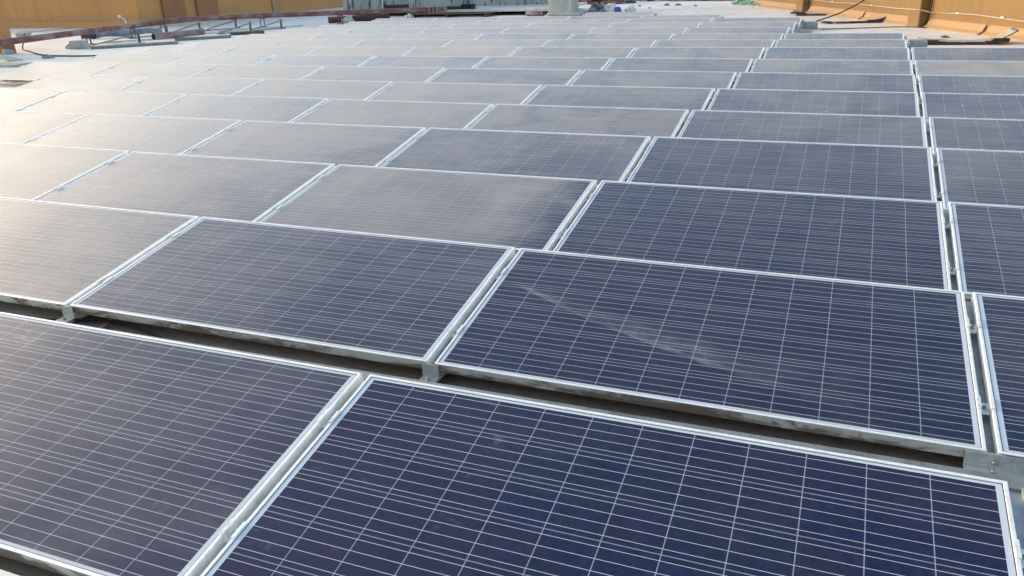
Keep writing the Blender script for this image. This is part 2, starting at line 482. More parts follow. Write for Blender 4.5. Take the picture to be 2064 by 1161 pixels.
# right-hand parapet: runs from beside the array away to the far left
def RW(y, off=0.0):                        # point on the wall's face, off metres out from it
    x = 4.35 - 0.478 * (y - 15.5)
    nrm = Vector((-1.0, -0.478)).normalized()
    return Vector((x + nrm.x * off, y + nrm.y * off))
pw = thing('parapet_wall', 'long orange plastered parapet wall with square pilasters along the right-hand roof edge', 'wall', T(4.0, 16.2, GZ))
inv = pw.matrix_world.inverted()
def put(o, parent):                        # built in world coordinates, hung under its thing
    o.parent = parent
    o.matrix_parent_inverse = parent.matrix_world.inverted()
    return o
bm = bmesh.new(); a, b = RW(3.0), RW(28.9)
wall_run(bm, [a, b], 0.22, GZ - 0.05, 1.55); put(obj('wall', bm, M['orange']), pw)
bm = bmesh.new()
t_ = (b - a).normalized(); s_ = Vector((t_.y, -t_.x))
mt = Matrix(((t_.x, s_.x, 0, a.x), (t_.y, s_.y, 0, a.y), (0, 0, 1, 0), (0, 0, 0, 1)))
box(bm, -0.05, (b - a).length + 0.05, -0.05, 0.27, 1.553, 1.65, 0.012, mat=mt)
put(obj('coping', bm, M['orange']), pw)
bm = bmesh.new()                           # mortar cove at the foot, broken off in places
for (y0, y1) in ((3.0, 16.55), (16.65, 18.45), (19.05, 21.1), (21.2, 24.2), (24.85, 28.9)):
    sweep(bm, [(*RW(y0), GZ), (*RW((y0 + y1) / 2), GZ), (*RW(y1), GZ)], [(0.0, 0.0), (-0.17, 0.0), (-0.16, 0.02), (-0.08, 0.07), (-0.02, 0.17), (0.0, 0.19)])
put(obj('mortar_cove', bm, M['orange_band']), pw)
for yc in (10.6, 18.78, 24.55):
    bm = bmesh.new()
    p = RW(yc)
    mt = Matrix(((t_.x, s_.x, 0, p.x), (t_.y, s_.y, 0, p.y), (0, 0, 1, 0), (0, 0, 0, 1)))
    box(bm, -0.24, 0.24, -0.20, -0.002, GZ - 0.04, 1.545, 0.015, mat=mt)
    put(obj('pilaster', bm, M['orange']), pw)
# cable clipped along that wall, stepping round the pilasters
hz = 0.085
pts = []
y = 10.2
ys = [11.2, 13.0, 14.6, 15.7, 16.3, 17.0, 17.6, 18.45]
for y in ys: pts.append((*RW(y, 0.02), hz + 0.02 * math.sin(y * 2.3) - 0.01))
pts += [(*RW(18.52, 0.22), hz + 0.03), (*RW(18.78, 0.225), hz + 0.025), (*RW(19.04, 0.22), hz + 0.02), (*RW(19.08, 0.02), hz)]
for y in (19.8, 20.9, 22.0, 22.9, 24.2): pts.append((*RW(y, 0.02), hz + 0.015 * math.sin(y * 2.1)))
pts += [(*RW(24.29, 0.22), hz + 0.01), (*RW(24.8, 0.225), hz + 0.01), (*RW(24.84, 0.02), hz), (*RW(27.0, 0.02), hz), (*RW(28.5, 0.02), hz)]
wc = thing('wall_cable', 'grey cable clipped low along the orange parapet wall, stepping round its pilasters', 'cable', T(*RW(16.2), hz))
bm = bmesh.new(); tube(bm, pts, 0.011, 6); put(obj('cable_run', bm, M['conduit']), wc)
for y in (13.0, 15.2, 16.22, 17.55, 20.9, 22.9):
    bm = bmesh.new(); p = RW(y, 0.02)
    mt = Matrix(((t_.x, s_.x, 0, p.x), (t_.y, s_.y, 0, p.y), (0, 0, 1, hz), (0, 0, 0, 1)))
    box(bm, -0.05, 0.05, -0.02, 0.02, -0.012, 0.018, 0.004, mat=mt)
    put(obj('cable_clip', bm, M['sack_white']), wc)
bm = bmesh.new()
q = RW(18.44, 0.03)
tube(bm, [(q.x, q.y, 1.5), (q.x + .01, q.y, 1.0), (q.x, q.y, 0.45), (q.x - .01, q.y, 0.16), (q.x - .03, q.y - .03, 0.0), (q.x - .09, q.y - .09, -0.13), (q.x - .17, q.y - .17, -0.24)], 0.011, 6)
tag(obj('hanging_cable', bm, M['cable']), 'thin dark cable hanging down the orange parapet wall beside its nearer pilaster', 'cable')

# left-hand building: two faces meeting at an outside corner
lb = thing('roof_building', 'orange plastered building with two brown vertical bands behind the red pipe', 'building', T(-20.8, 19.9, GZ))
bm = bmesh.new()
box(bm, -34, -20.8, 19.9, 36.0, GZ - 0.05, 2.4, 0.0)
put(obj('wall', bm, M['orange_lifted']), lb)
bm = bmesh.new()
box(bm, -34, -20.79, 19.888, 19.897, 0.0, 0.16); box(bm, -20.797, -20.788, 19.888, 25, 0.0, 0.16)
put(obj('plaster_band', bm, M['orange_band']), lb)
for (y0, y1, d) in ((20.95, 22.0, 0.10), (22.6, 23.7, 0.10), (27.0, 27.5, 0.05)):
    bm = bmesh.new(); box(bm, -20.785, -20.785 + d, y0, y1, GZ - 0.04, 2.38, 0.01)
    put(obj('vertical_band', bm, M['brown_band'] if d > 0.06 else M['orange_band']), lb)
bm = bmesh.new(); box(bm, -20.797, -20.50, 19.85, 24.0, GZ - 0.03, GZ + 0.05, 0.01); put(obj('skirting', bm, M['cream']), lb)
bm = bmesh.new(); box(bm, -34.2, -20.6, 19.7, 36.2, 2.403, 2.6, 0.02); put(obj('coping', bm, M['orange_lifted']), lb)

# near corner pier on the left
pr_ = thing('wall_pier', 'orange plastered corner pier with a brown foot, where the red pipe leaves the picture', 'wall', T(-17.4, 12.0, GZ))
bm = bmesh.new(); box(bm, -22.5, -17.05, 11.9, 12.18, GZ + 0.23, 2.0, 0.01); put(obj('wall', bm, M['orange_lifted']), pr_)
bm = bmesh.new(); box(bm, -22.5, -17.03, 11.88, 12.2, GZ - 0.04, GZ + 0.227, 0.02); put(obj('plinth', bm, M['brown_band']), pr_)
bm = bmesh.new(); lump(bm, (-16.95, 11.9, GZ + 0.02), (0.12, 0.14, 0.10), 4, 0.5, 3); tag(obj('mortar_lump', bm, M['concrete_pale']), 'pale lump of mortar at the foot of the orange corner pier', 'mortar')

# pale low slab and stuff in front of the building's face
bm = bmesh.new(); box(bm, -27.5, -24.1, 18.0, 19.85, GZ, GZ + 0.035, 0.01); tag(obj('screed_slab', bm, M['white']), 'low white slab along the foot of the orange building at the far left', 'slab')

# far parapet behind the rubble
fw = thing('far_wall', 'low grey parapet wall at the far end of the roof behind the rubble', 'wall', T(-6, 36.2, GZ))
bm = bmesh.new(); box(bm, -20.5, 6.5, 36.2, 36.45, GZ - 0.05, 1.5); put(obj('wall', bm, M['concrete_pale']), fw)
bm = bmesh.new(); box(bm, -20.5, 6.5, 36.15, 36.5, 1.503, 1.6, 0.01); put(obj('coping', bm, M['concrete']), fw)

# ------------------------------------------------------------------ raised tank base: column, slab, weathered boards
bm = bmesh.new()
vs = box(bm, -7.72, -6.95, 23.85, 24.6, GZ + 0.0, 1.9, 0.02)
box(bm, -7.78, -6.66, 23.8, 24.8, GZ - 0.02, GZ + 0.12, 0.05)
tag(obj('concrete_column', bm, M['concrete']), 'stout grey concrete column standing behind the last rows of panels', 'column')
bm = bmesh.new()
v = [bm.verts.new(p) for p in ((-16.2, 24.75, -0.13), (-7.75, 24.42, -0.13), (-7.75, 28.2, -0.13), (-16.2, 28.2, -0.13))]
f = bm.faces.new(v); r = bmesh.ops.extrude_face_region(bm, geom=[f])
for g in r['geom']:
    if isinstance(g, bmesh.types.BMVert): g.co.z = -0.05
tag(obj('raised_slab', bm, M['white']), 'thin white slab raised off the roof beside the concrete column', 'slab')
for (x, y) in ((-15.6, 25.4), (-12.8, 25.6), (-10.2, 25.5), (-8.4, 25.4)):
    bm = bmesh.new(); box(bm, -0.12, 0.12, -0.4, 1.9, 0, 0.128, 0.008)
    o = obj('support_block', bm, M['concrete']); o.matrix_world = T(x, y, GZ)
    tag(o, 'dark block in the shadow under the raised white slab', 'block', 'blocks carrying the raised slab')
tk = thing('board_wall', 'grey weathered board wall streaked with dark vertical cracks, left of the concrete column', 'wall', T(-16.02, 24.85, -0.05, math.atan2(27.6 - 24.85, -7.9 + 16.02)))
L = math.hypot(8.12, 2.75)
nb = 6
for i in range(nb):
    bm = bmesh.new(); box(bm, L * i / nb + 0.004, L * (i + 1) / nb - 0.004, 0, 0.05, 0.006, 1.7, 0.004); obj('board', bm, M['boards'], tk)
bm = bmesh.new(); box(bm, 0, L, 0.054, 0.12, 0.2, 0.3); box(bm, 0, L, 0.054, 0.12, 1.3, 1.4); obj('batten', bm, M['concrete'], tk)

# ------------------------------------------------------------------ solar panels
def frame_mesh():
    """mitred aluminium profile run round the panel; the outer long low side is mud-stained"""
    bm = bmesh.new()
    prof = [(0, -.040), (0, -.0013), (.0013, 0), (.0102, 0), (.0112, -.0009), (.0112, -.0065), (.002, -.0065), (.002, -.038), (.03, -.038), (.03, -.040)]
    cs = [(-1, -1), (1, -1), (1, 1), (-1, 1)]
    rings = [[bm.verts.new((sx * (W / 2 - i), sy * (D / 2 - i), z)) for (i, z) in prof] for (sx, sy) in cs]
    n = len(prof)
    for k in range(4):
        a, b = rings[k], rings[(k + 1) % 4]
        for j in range(n):
            f = bm.faces.new((a[j], a[(j + 1) % n], b[(j + 1) % n], b[j]))
            f.material_index = 1 if (j == 0 and k == 0) else 0
    return bm

def glass_mesh():
    bm = bmesh.new()
    x, y = W / 2 - .0105, D / 2 - .0105
    box(bm, -x, x, -y, y, -.006, -.0026)
    for f in bm.faces:
        f.normal_update()
        if f.normal.z < -.5: f.material_index = 1
    return bm

panel0 = thing('solar_panel', '', 'solar panel', group='solar panels in the rows')
obj('frame', frame_mesh(), [M['alu'], M['front']], panel0)
g0 = obj('cell_glass', glass_mesh(), [M['glass'], M['back']], panel0)
bm = bmesh.new(); box(bm, -.055, .055, .30, .40, -.034, -.0065, .004); obj('junction_box', bm, M['black'], panel0)

# mounting frame: sloped channel under a joint, post, base bar, foot bracket, two clamps
GAP = 0.033
def mount_parts(root, bolt_detail=True):
    # local axes: origin on the roof under the back edge of the row, y towards the back
    ct, st = math.cos(TILT), math.sin(TILT)
    S = Matrix.Translation((0, 0, -GZ)) @ Matrix.Rotation(TILT, 4, 'X')      # panel plane
    bm = bmesh.new()
    # channel open upwards, lying just under the panel frames
    box(bm, -.032, .032, -D + .012, .03, -.062, -.059, mat=S)
    box(bm, -.032, -.029, -D + .012, .03, -.059, -.042, mat=S)
    box(bm, .029, .032, -D + .012, .03, -.059, -.042, mat=S)
    obj('sloped_channel', bm, M['galv_new'], root)
    bm = bmesh.new()
    box(bm, -.028, .028, -.035, -.031, .034, -GZ - .083); box(bm, -.028, -.024, -.031, .012, .034, -GZ - .083)
    obj('post', bm, M['galv'], root)
    bm = bmesh.new()
    box(bm, -.03, .03, -D - .10, .06, .010, .014); box(bm, -.03, -.027, -D - .10, .06, .0, .0095)
    obj('base_bar', bm, M['galv'], root)
    # foot bracket closing the gap at the low edge
    bm = bmesh.new()
    y0 = -(D + .0015) * ct; zt = -GZ - D * st
    box(bm, -.036, .036, y0 - .0035, y0, zt - .064, zt - .006)
    box(bm, -.036, .036, y0 - .060, y0 - .0036, zt - .067, zt - .0635)
    br = obj('foot_bracket', bm, M['galv'], root)
    bm = bmesh.new()
    tube(bm, [(0.004, y0 - .032, zt - .064), (0.004, y0 - .032, zt - .056)], .0085, 6); tube(bm, [(0.004, y0 - .032, zt - .056), (0.004, y0 - .032, zt - .048)], .005, 6)
    obj('bolt', bm, M['bolt'], br)
    for yy in (-.24, -.74):
        bm = bmesh.new()
        h = GAP / 2
        box(bm, -h - .010, -h + .0025, yy - .03, yy + .03, .0008, .0038, .0006, mat=S)
        box(bm, h - .0025, h + .010, yy - .03, yy + .03, .0008, .0038, .0006, mat=S)
        box(bm, -h + .0005, -h + .0030, yy - .03, yy + .03, -.0285, .0007, mat=S)
        box(bm, h - .0030, h - .0005, yy - .03, yy + .03, -.0285, .0007, mat=S)
        box(bm, -h + .0031, h - .0031, yy - .03, yy + .03, -.0285, -.0258, mat=S)
        c = obj('clamp', bm, M['clamp'], root)
        bm = bmesh.new()
        p0 = S @ Vector((0, yy, -.0256)); p1 = S @ Vector((0, yy, -.018)); p2 = S @ Vector((0, yy, -.010))
        tube(bm, [p0, p1], .0072, 6); tube(bm, [p1, p2], .004, 6)
        obj('bolt', bm, M['bolt'], c)

mount0 = thing('mounting_frame', '', 'mounting frame', group='mounting frames under the panel joints')
mount_parts(mount0)

ROWS = [(1, -0.0092, 0.0091, -0.0076, 0.0008, -0.0011), (2, 0.0159, 1.4059, 0.0031, -0.0004, -0.0009), (3, 0.0341, 2.792, 0.0065, -0.007, 0.0028),
        (4, 0.0668, 4.1767, 0.0194, -0.0034, 0.0033), (5, 0.1094, 5.5904, -0.0013, -0.0017, -0.0001), (6, 0.1279, 7.0027, -0.0037, -0.0009, 0.0001),
        (7, 0.1734, 8.4221, -0.0064, 0.0062, -0.0019), (8, 0.2042, 9.8303, -0.0015, 0.0056, -0.001), (9, 0.224, 11.1901, 0.0206, 0.0017, 0.0012),
        (10, 0.2493, 12.6003, 0.0101, -0.0038, 0.0006), (11, 0.268, 14.008, -0.0044, -0.002, -0.0017), (12, 0.2719, 15.4076, 0.0002, 0.0016, -0.0017),
        (13, 0.3032, 16.7989, 0.0092, -0.002, 0.0003), (14, 0.3259, 18.2093, 0.0008, -0.0017, 0.0005), (15, 0.3337, 19.6179, -0.0104, -0.0018, 0.0006),
        (16, 0.345, 21.02, 0.0, 0.0, 0.0)]
SPAN = {1: (-1, 1), 2: (-2, 2), 3: (-3, 2), 4: (-4, 2), 5: (-5, 2), 6: (-5, 2), 7: (-6, 2), 8: (-6, 2), 9: (-6, 2), 10: (-6, 1), 11: (-6, 1),
        12: (-6, 0), 13: (-6, 0), 14: (-6, 0), 15: (-6, -1), 16: (-3, -2)}
ORD = ['', 'nearest', 'second nearest', 'third nearest', 'fourth nearest', 'fifth nearest', 'sixth nearest', 'seventh nearest', 'eighth nearest', 'ninth nearest',
       'seventh farthest', 'sixth farthest', 'fifth farthest', 'fourth farthest', 'third farthest', 'second farthest', 'farthest']
CNT = ['rightmost', 'second from right', 'third from right', 'fourth from right', 'fifth from right', 'sixth from right', 'seventh from right', 'leftmost']
WP = 1.98
rng = random.Random(11)

# how dusty each panel is: (row, left joint): dust
DUST = {(1, -1): .16, (1, 0): .03, (2, -2): .34, (2, -1): .15, (2, 0): .05, (2, 1): .10,
        (3, -3): .55, (3, -2): .34, (3, -1): .58, (3, 0): .07, (3, 1): .16,
        (4, -1): .30, (4, 0): .16, (4, 1): .30, (5, -1): .42, (5, 0): .26, (5, 1): .22, (5, -2): .5,
        (6, -2): .5, (6, -1): .3, (6, 0): .24, (6, 1): .2, (7, -2): .32, (7, -1): .34, (7, 0): .24, (7, 1): .22,
        (8, 1): .55, (9, 1): .26, (9, -5): .55, (9, -4): .6, (9, -3): .55, (9, -6): .45}
LOOK = {(1, 0): 'clean dark blue solar panel with pale smears', (1, -1): 'purplish blue solar panel above a steel channel',
        (2, 0): 'dark blue solar panel with brown slanting streak', (2, -1): 'grey blue solar panel with muddy lower frame',
        (3, -1): 'dusty grey solar panel with clean right end', (3, 0): 'dark blue solar panel with crisp cell lines',
        (8, 1): 'tan, thickly dusty solar panel', (4, 1): 'grey dusty solar panel'}

def row_mats(row):
    n, ax, ay, az, by, bz = row
    ex = Vector((1.0, by, bz)).normalized()
    return Vector((ax, ay, az)), Vector((1.0, by, bz)) * WP, ex

first_p = first_m = True
for row in ROWS:
    n = row[0]
    k0, k1 = SPAN[n]
    A, B, ex = row_mats(row)
    ey = Vector((0, math.cos(TILT), math.sin(TILT))); ey = (ey - ex * ey.dot(ex)).normalized(); ez = ex.cross(ey)
    rowname = ('the %s row' % ORD[n])
    cnt = k1 - k0
    for k in range(k0, k1):
        jig = Vector((0, 0, rng.uniform(-.0015, .0015)))
        c = A + B * (k + 0.5) - ey * D / 2 + jig
        r2 = Matrix.Rotation(rng.uniform(-.002, .002), 3, ex) @ Matrix.Rotation(rng.uniform(-.0008, .0008), 3, ey)
        e1, e2, e3 = r2 @ ex, r2 @ ey, r2 @ ez
        mt = Matrix(((e1.x, e2.x, e3.x, c.x), (e1.y, e2.y, e3.y, c.y), (e1.z, e2.z, e3.z, c.z), (0, 0, 0, 1)))
        root = panel0 if first_p else copy_tree(panel0)
        first_p = False
        root.matrix_world = mt
        i = k1 - 1 - k
        pos = 'the only one' if cnt == 1 else ('leftmost' if i == cnt - 1 else CNT[i])
        d = DUST.get((n, k))
        if d is None:
            d = (0.24 + 0.03 * max(0, -k) + 0.008 * n) * rng.uniform(0.75, 1.3)
        look = LOOK.get((n, k))
        if look is None:
            if k <= -3 or (n >= 4 and k <= -2): look = 'pale, dust-hazed solar panel'
            elif d > .3 or n >= 12: look = 'grey, lightly dusty solar panel'
            else: look = 'blue grey solar panel'
        root['label'] = '%s, %s in %s' % (look, pos, rowname)
        for ch in root.children:
            if ch.name.startswith('cell_glass'):
                ch['dust'] = float(min(d, 0.95))
                ch['streak'] = 1.0 if (n, k) == (2, 0) else 0.0
                ch['wiped'] = 1.0 if (n, k) in ((3, -1), (4, 1)) else 0.0
    for k in range(k0, k1 + 1):
        p = A + B * k
        root = mount0 if first_m else copy_tree(mount0)
        first_m = False
        root.matrix_world = Matrix.Translation((p.x, p.y, GZ + p.z)) @ Matrix.Rotation(math.atan2(row[4], 1), 4, 'Z')
        i = k1 - k
        if k == k0: w = 'at the left end of'
        elif k == k1: w = 'at the right end of'
        else: w = 'in the %s joint from the right of' % (['', 'first', 'second', 'third', 'fourth', 'fifth', 'sixth', 'seventh'][i])
        root['label'] = 'clamped mounting frame %s %s' % (w, rowname)

# long galvanised rails behind the back edges of the near rows and before the nearest one
def rail(x0, x1, y, z, label, wid=.05, rz=0.0):
    bm = bmesh.new()
    box(bm, 0, x1 - x0, 0, wid, -.004, 0); box(bm, 0, x1 - x0, wid - .004, wid, -.04, -.0045); box(bm, 0, x1 - x0, .001, .005, -.05, -.0045)
    o = obj('support_rail', bm, M['galv_old_shade'] if y > 0 else M['galv'])  # rails behind the rows get darker steel, their shade put into the colour
    o.matrix_world = T(x0, y, z, rz)
    return tag(o, label, 'rail', 'long steel rails')
rail(-2.2, 2.02, 0.022, -.052, 'galvanised steel rail just behind the top edge of the nearest row', .06, R(0.35))
rail(0.3, 3.96, 1.428, -.042, 'galvanised steel rail just behind the top edge of the second nearest row', .045, R(.25))
rail(-2.6, 0.4, -1.085, -.205, 'pale galvanised channel lying in front of the low edge of the nearest row', .075)
# angle iron bolted to the right end foot in the second row
ai = thing('angle_iron', 'galvanised angle iron bolted to the low right edge of the second nearest row', 'angle iron', T(1.93, 0.428, -.236))
bm = bmesh.new(); box(bm, -.01, 0.62, -.006, -.002, .012, .062); box(bm, -.01, 0.62, -.05, -.0065, .0085, .012); obj('angle', bm, M['galv'], ai)
bm = bmesh.new(); tube(bm, [(.075, -.006, .036), (.075, -.018, .036)], .009, 6); obj('bolt', bm, M['bolt'], ai)
# galvanised channel standing out at the right end of the nearest row
bm = bmesh.new(); S = Matrix.Rotation(TILT, 4, 'X'); box(bm, .06, .20, -1.0, -.12, -.09, -.085, mat=S); box(bm, .197, .20, -1.0, -.12, -.0848, -.05, mat=S)
o = obj('cable_tray', bm, M['galv']); o.matrix_world = T(1.98, 0, 0); tag(o, 'flat galvanised tray beside the right end of the nearest row', 'cable tray')

# concrete pedestals at the stepped right ends of the far rows
def block(x, y, w, d, h, rz, label, name='concrete_block', mat='concrete_pale', taper=0.0):
    bm = bmesh.new()
    vs = box(bm, -w / 2, w / 2, -d / 2, d / 2, 0, h)
    for v_ in vs[4:]: v_.co.x *= 1 - taper; v_.co.y *= 1 - taper
    bmesh.ops.bevel(bm, geom=bm.edges[:], offset=.012, segments=2, affect='EDGES')
    o = obj(name, bm, M[mat]); o.matrix_world = T(x, y, GZ, rz)
    return tag(o, label, 'block')
block(2.46, 14.05, .30, .30, .14, .05, 'grey concrete pedestal before the nearest curled brown sheet')
block(.48, 18.3, .34, .36, .16, .04, 'grey concrete pedestal where the dark slanting cable meets the roof')
block(.42, 17.2, .34, .12, .07, .02, 'pale flat kerb block beside the right end of the fourth farthest row')

# ------------------------------------------------------------------ red water pipe
pp = [(-16.9, 9.3, .06), (-16.06, 11.1, .08), (-16.62, 13.43, .08), (-17.79, 18.2, .08), (-17.55, 18.75, .08), (-16.25, 19.79, .08), (-13.19, 20.68, .08), (-10.39, 22.37, .08)]
pp = [Vector(p) for p in ((-20.5, 10.75, .03), (-18.4, 11.0, .06), (-16.5, 11.62, .075), (-16.75, 13.6, .08), (-17.45, 16.9, .08), (-17.72, 18.2, .08), (-17.5, 18.7, .08), (-16.25, 19.85, .08), (-14.7, 20.75, .08), (-12.6, 21.75, .08), (-10.85, 22.55, .08))]
pp = [Vector(p) for p in ((-15.9, 8.6, .08), (-15.95, 10.0, .08), (-16.06, 11.1, .08), (-16.62, 13.43, .08), (-17.2, 15.9, .08), (-17.72, 18.15, .08), (-17.55, 18.6, .08), (-16.25, 19.85, .08), (-14.7, 20.6, .08), (-12.6, 21.55, .08), (-10.6, 22.4, .08))]
wp = thing('water_pipe', 'long dark red water pipe on short stands round the far left of the array', 'pipe', T(-17, 17, GZ))
bm = bmesh.new(); tube(bm, pp, .075, 14); put(obj('pipe', bm, M['pipe'], smooth=False), wp)
def stand(p):
    bm = bmesh.new(); x, y = p
    box(bm, x - .11, x + .11, y - .06, y + .06, GZ, GZ + .012); box(bm, x - .085, x - .065, y - .01, y + .01, GZ + .0125, .045); box(bm, x + .065, x + .085, y - .01, y + .01, GZ + .0125, .045)
    box(bm, x - .10, x + .10, y - .015, y + .015, -.012, .003)
    return put(obj('pipe_stand', bm, M['steel_dark']), wp)
for p in ((-16.7, 13.9), (-17.2, 16.0), (-17.55, 17.5), (-15.9, 20.0), (-13.7, 21.05), (-11.7, 21.95)): stand(p)
dirv = (pp[-1] - pp[-2]).normalized()
for s in (.05, .30, .42, .54):
    bm = bmesh.new(); q = pp[-1] - dirv * s
    tube(bm, [q, q - dirv * .035], .125, 18); put(obj('flange', bm, M['galv_old_shade']), wp)
    bm = bmesh.new()
    for a_ in range(6):
        an = a_ * math.pi / 3; sd_ = dirv.cross(Vector((0, 0, 1)))
        o_ = q + sd_ * math.cos(an) * .10 + Vector((0, 0, 1)) * math.sin(an) * .10
        tube(bm, [o_ + dirv * .02, o_ - dirv * .06], .011, 6)
    put(obj('bolt', bm, M['bolt']), wp)

# ------------------------------------------------------------------ empty mounting frames on the left
def bare(x, y, x2, y2, h, label):
    """front foot (x, y), post foot (x2, y2)"""
    L = math.hypot(x2 - x, y2 - y)
    r = thing('bare_frame', label, 'mounting frame', T(x, y, GZ, math.atan2(y2 - y, x2 - x)), 'empty mounting frames on the left')
    bm = bmesh.new(); box(bm, -.12, L + .12, -.02, .02, .008, .030); obj('base_bar', bm, M['galv_old_shade'], r)
    bm = bmesh.new()
    an = math.atan2(h - .05, L)
    mt = Matrix.Translation((0, 0, .036)) @ Matrix.Rotation(-an, 4, 'Y')
    box(bm, -.02, math.hypot(L, h) + .02, -.022, .022, 0, .028, mat=mt); obj('sloped_bar', bm, M['galv_old_shade'], r)
    bm = bmesh.new(); box(bm, L - .03, L + .03, .0225, .045, .031, h + .03); obj('post', bm, M['steel_dark'], r)
    for xx in (0, L):
        bm = bmesh.new(); box(bm, xx - .08, xx + .08, -.06, .06, 0, .0075); obj('foot', bm, M['steel_dark'], r)
B_ = [(-16.18, 13.65, -15.56, 14.57, .24, 'empty steel mounting frame nearest the camera, beside the trapezoid concrete block'),
      (-17.46, 16.14, -17.02, 17.1, .24, 'empty steel mounting frame close under the red pipe behind the blue tarp roll'),
      (-17.09, 17.26, -17.0, 18.45, .24, 'empty steel mounting frame below the bend of the red pipe'),
      (-15.95, 16.9, -16.35, 17.75, .15, 'low empty steel mounting frame behind the cut length of red pipe'),
      (-16.91, 18.66, -16.55, 19.55, .24, 'empty steel mounting frame just past the bend of the red pipe'),
      (-15.33, 17.38, -15.0, 18.3, .24, 'empty steel mounting frame second from the right end of its line'),
      (-15.0, 18.39, -14.65, 19.3, .24, 'empty steel mounting frame at the right end of its line')]
for a_ in B_: bare(*a_)
# loose rails and slabs on the roof there
def bar(p0, p1, w, h, mat, name, label, cat):
    p0, p1 = Vector(p0), Vector(p1)
    bm = bmesh.new(); L = (p1 - p0).length
    box(bm, 0, L, -w / 2, w / 2, 0, h, min(h, w) * .15)
    o = obj(name, bm, M[mat])
    e1 = (p1 - p0).normalized(); e2 = Vector((0, 0, 1)).cross(e1).normalized(); e3 = e1.cross(e2)
    o.matrix_world = Matrix(((e1.x, e2.x, e3.x, p0.x), (e1.y, e2.y, e3.y, p0.y), (e1.z, e2.z, e3.z, p0.z), (0, 0, 0, 1)))
    return tag(o, label, cat)
bar((-15.75, 13.2, GZ), (-14.35, 14.6, GZ), .35, .06, 'galv_old_shade', 'steel_channel', 'wide grey steel channel lying along the left end of the panel rows', 'channel')
bar((-15.1, 15.3, GZ), (-14.1, 16.3, GZ), .22, .07, 'galv_old_shade', 'steel_channel', 'short grey steel channel lying under the cut length of red pipe', 'channel')
bar((-16.9, 14.6, GZ), (-15.6, 16.2, GZ), .10, .04, 'galv', 'loose_rail', 'pale steel rail lying beside the blue tarp roll', 'rail')
bar((-16.6, 16.3, GZ), (-15.4, 18.2, GZ), .09, .04, 'galv', 'loose_rail', 'pale steel rail lying between the empty mounting frames', 'rail')
bar((-16.2, 18.3, GZ), (-14.6, 20.3, GZ), .08, .04, 'galv', 'loose_rail', 'pale steel rail lying behind the empty frames, near the far bend of the pipe', 'rail')
bar((-14.7, 17.0, GZ), (-14.0, 17.6, GZ), .16, .08, 'steel_dark', 'loose_rail', 'dark steel rail end at the left edge of the fifth farthest row', 'rail')
bar((-15.3, 9.75, GZ), (-13.95, 9.9, GZ), .45, .05, 'concrete_pale', 'paving_slab', 'pale flat slab at the far left edge beside the panel rows', 'slab')
bar((-16.3, 11.2, GZ), (-15.2, 10.7, GZ), .30, .03, 'concrete', 'paving_slab', 'thin grey slab near the orange corner pier', 'slab')
# cut length of pipe
bm = bmesh.new(); hollow(bm, (-15.25, 14.75, GZ + .155), (-15.05, 16.35, GZ + .15), .085, .008)
tag(obj('pipe_offcut', bm, [M['offcut'], M['black']]), 'cut length of faded red pipe with its dark open end facing the camera', 'pipe')
block(-16.2, 13.25, .40, .26, .19, .12, 'trapezoid grey concrete block on the roof beside the red pipe', taper=.16)
bm = bmesh.new(); box(bm, -.2, .2, -.13, .13, 0, .13, .02); o = obj('grey_box', bm, M['concrete']); o.matrix_world = T(-22.6, 16.9, GZ, .5, .25); tag(o, 'tilted grey box on the roof behind the red pipe at the far left', 'box')
bm = bmesh.new(); box(bm, -.11, .11, -.09, .09, 0, .02, .004); tube(bm, [(0, 0, .02), (-.02, 0, .30)], .018, 8); o = obj('pipe_prop', bm, [M['rust']]); o.matrix_world = T(-17.0, 14.35, GZ); tag(o, 'rusty prop with a red foot plate under the red pipe', 'prop')
tr = thing('tarp_roll', 'rolled blue-grey tarpaulin lying behind the red pipe', 'tarpaulin', T(-18.6, 16.0, GZ, .75))
bm = bmesh.new(); tube(bm, [(i * .22, .03 * math.sin(i * 2.1), .12 + .02 * math.sin(i * 1.3)) for i in range(9)], .11, 10, r1=.07); obj('roll', bm, M['tarp'], tr)
bm = bmesh.new(); tube(bm, [(-.35, .02, .10), (-.16, 0, .12), (-.004, 0, .12)], .09, 10, r1=.135); obj('blue_end', bm, M['tarp_blue'], tr)
bm = bmesh.new(); tube(bm, [(-19.7, 18.3, GZ), (-19.75, 18.25, .12), (-19.85, 18.22, .20)], .022, 8); tube(bm, [(-19.85, 18.22, .20), (-19.93, 18.22, .215)], .045, 8); tag(obj('white_stake', bm, M['white']), 'short white stake sticking up behind the red pipe', 'stake')
# cables on the roof at the left
def cable(pts, r, label, name='roof_cable', mat='cable'):
    P = [Vector(p) for p in pts]; out = []
    for i in range(len(P) - 1):
        p0, p1, p2, p3 = P[max(i - 1, 0)], P[i], P[i + 1], P[min(i + 2, len(P) - 1)]
        for s in range(8):
            t = s / 8
            out.append(.5 * ((2 * p1) + (p2 - p0) * t + (2 * p0 - 5 * p1 + 4 * p2 - p3) * t * t + (3 * p1 - p0 - 3 * p2 + p3) * t ** 3))
    out.append(P[-1])
    bm = bmesh.new(); tube(bm, out, r, 6)
    return tag(obj(name, bm, M[mat]), label, 'cable')
zc = GZ + .016
cable([(-17.9, 13.2, .1), (-18.0, 13.2, -.1), (-17.7, 12.9, zc), (-16.89, 12.43, zc), (-15.8, 11.8, zc), (-15.07, 11.57, zc), (-14.06, 11.63, zc), (-13.6, 11.8, zc)], .016, 'black cable curving across the pale roof below the red pipe')
cable([(-17.6, 14.2, zc), (-16.7, 13.3, zc), (-16.3, 13.2, zc)], .012, 'thin dark cable lying behind the trapezoid concrete block')
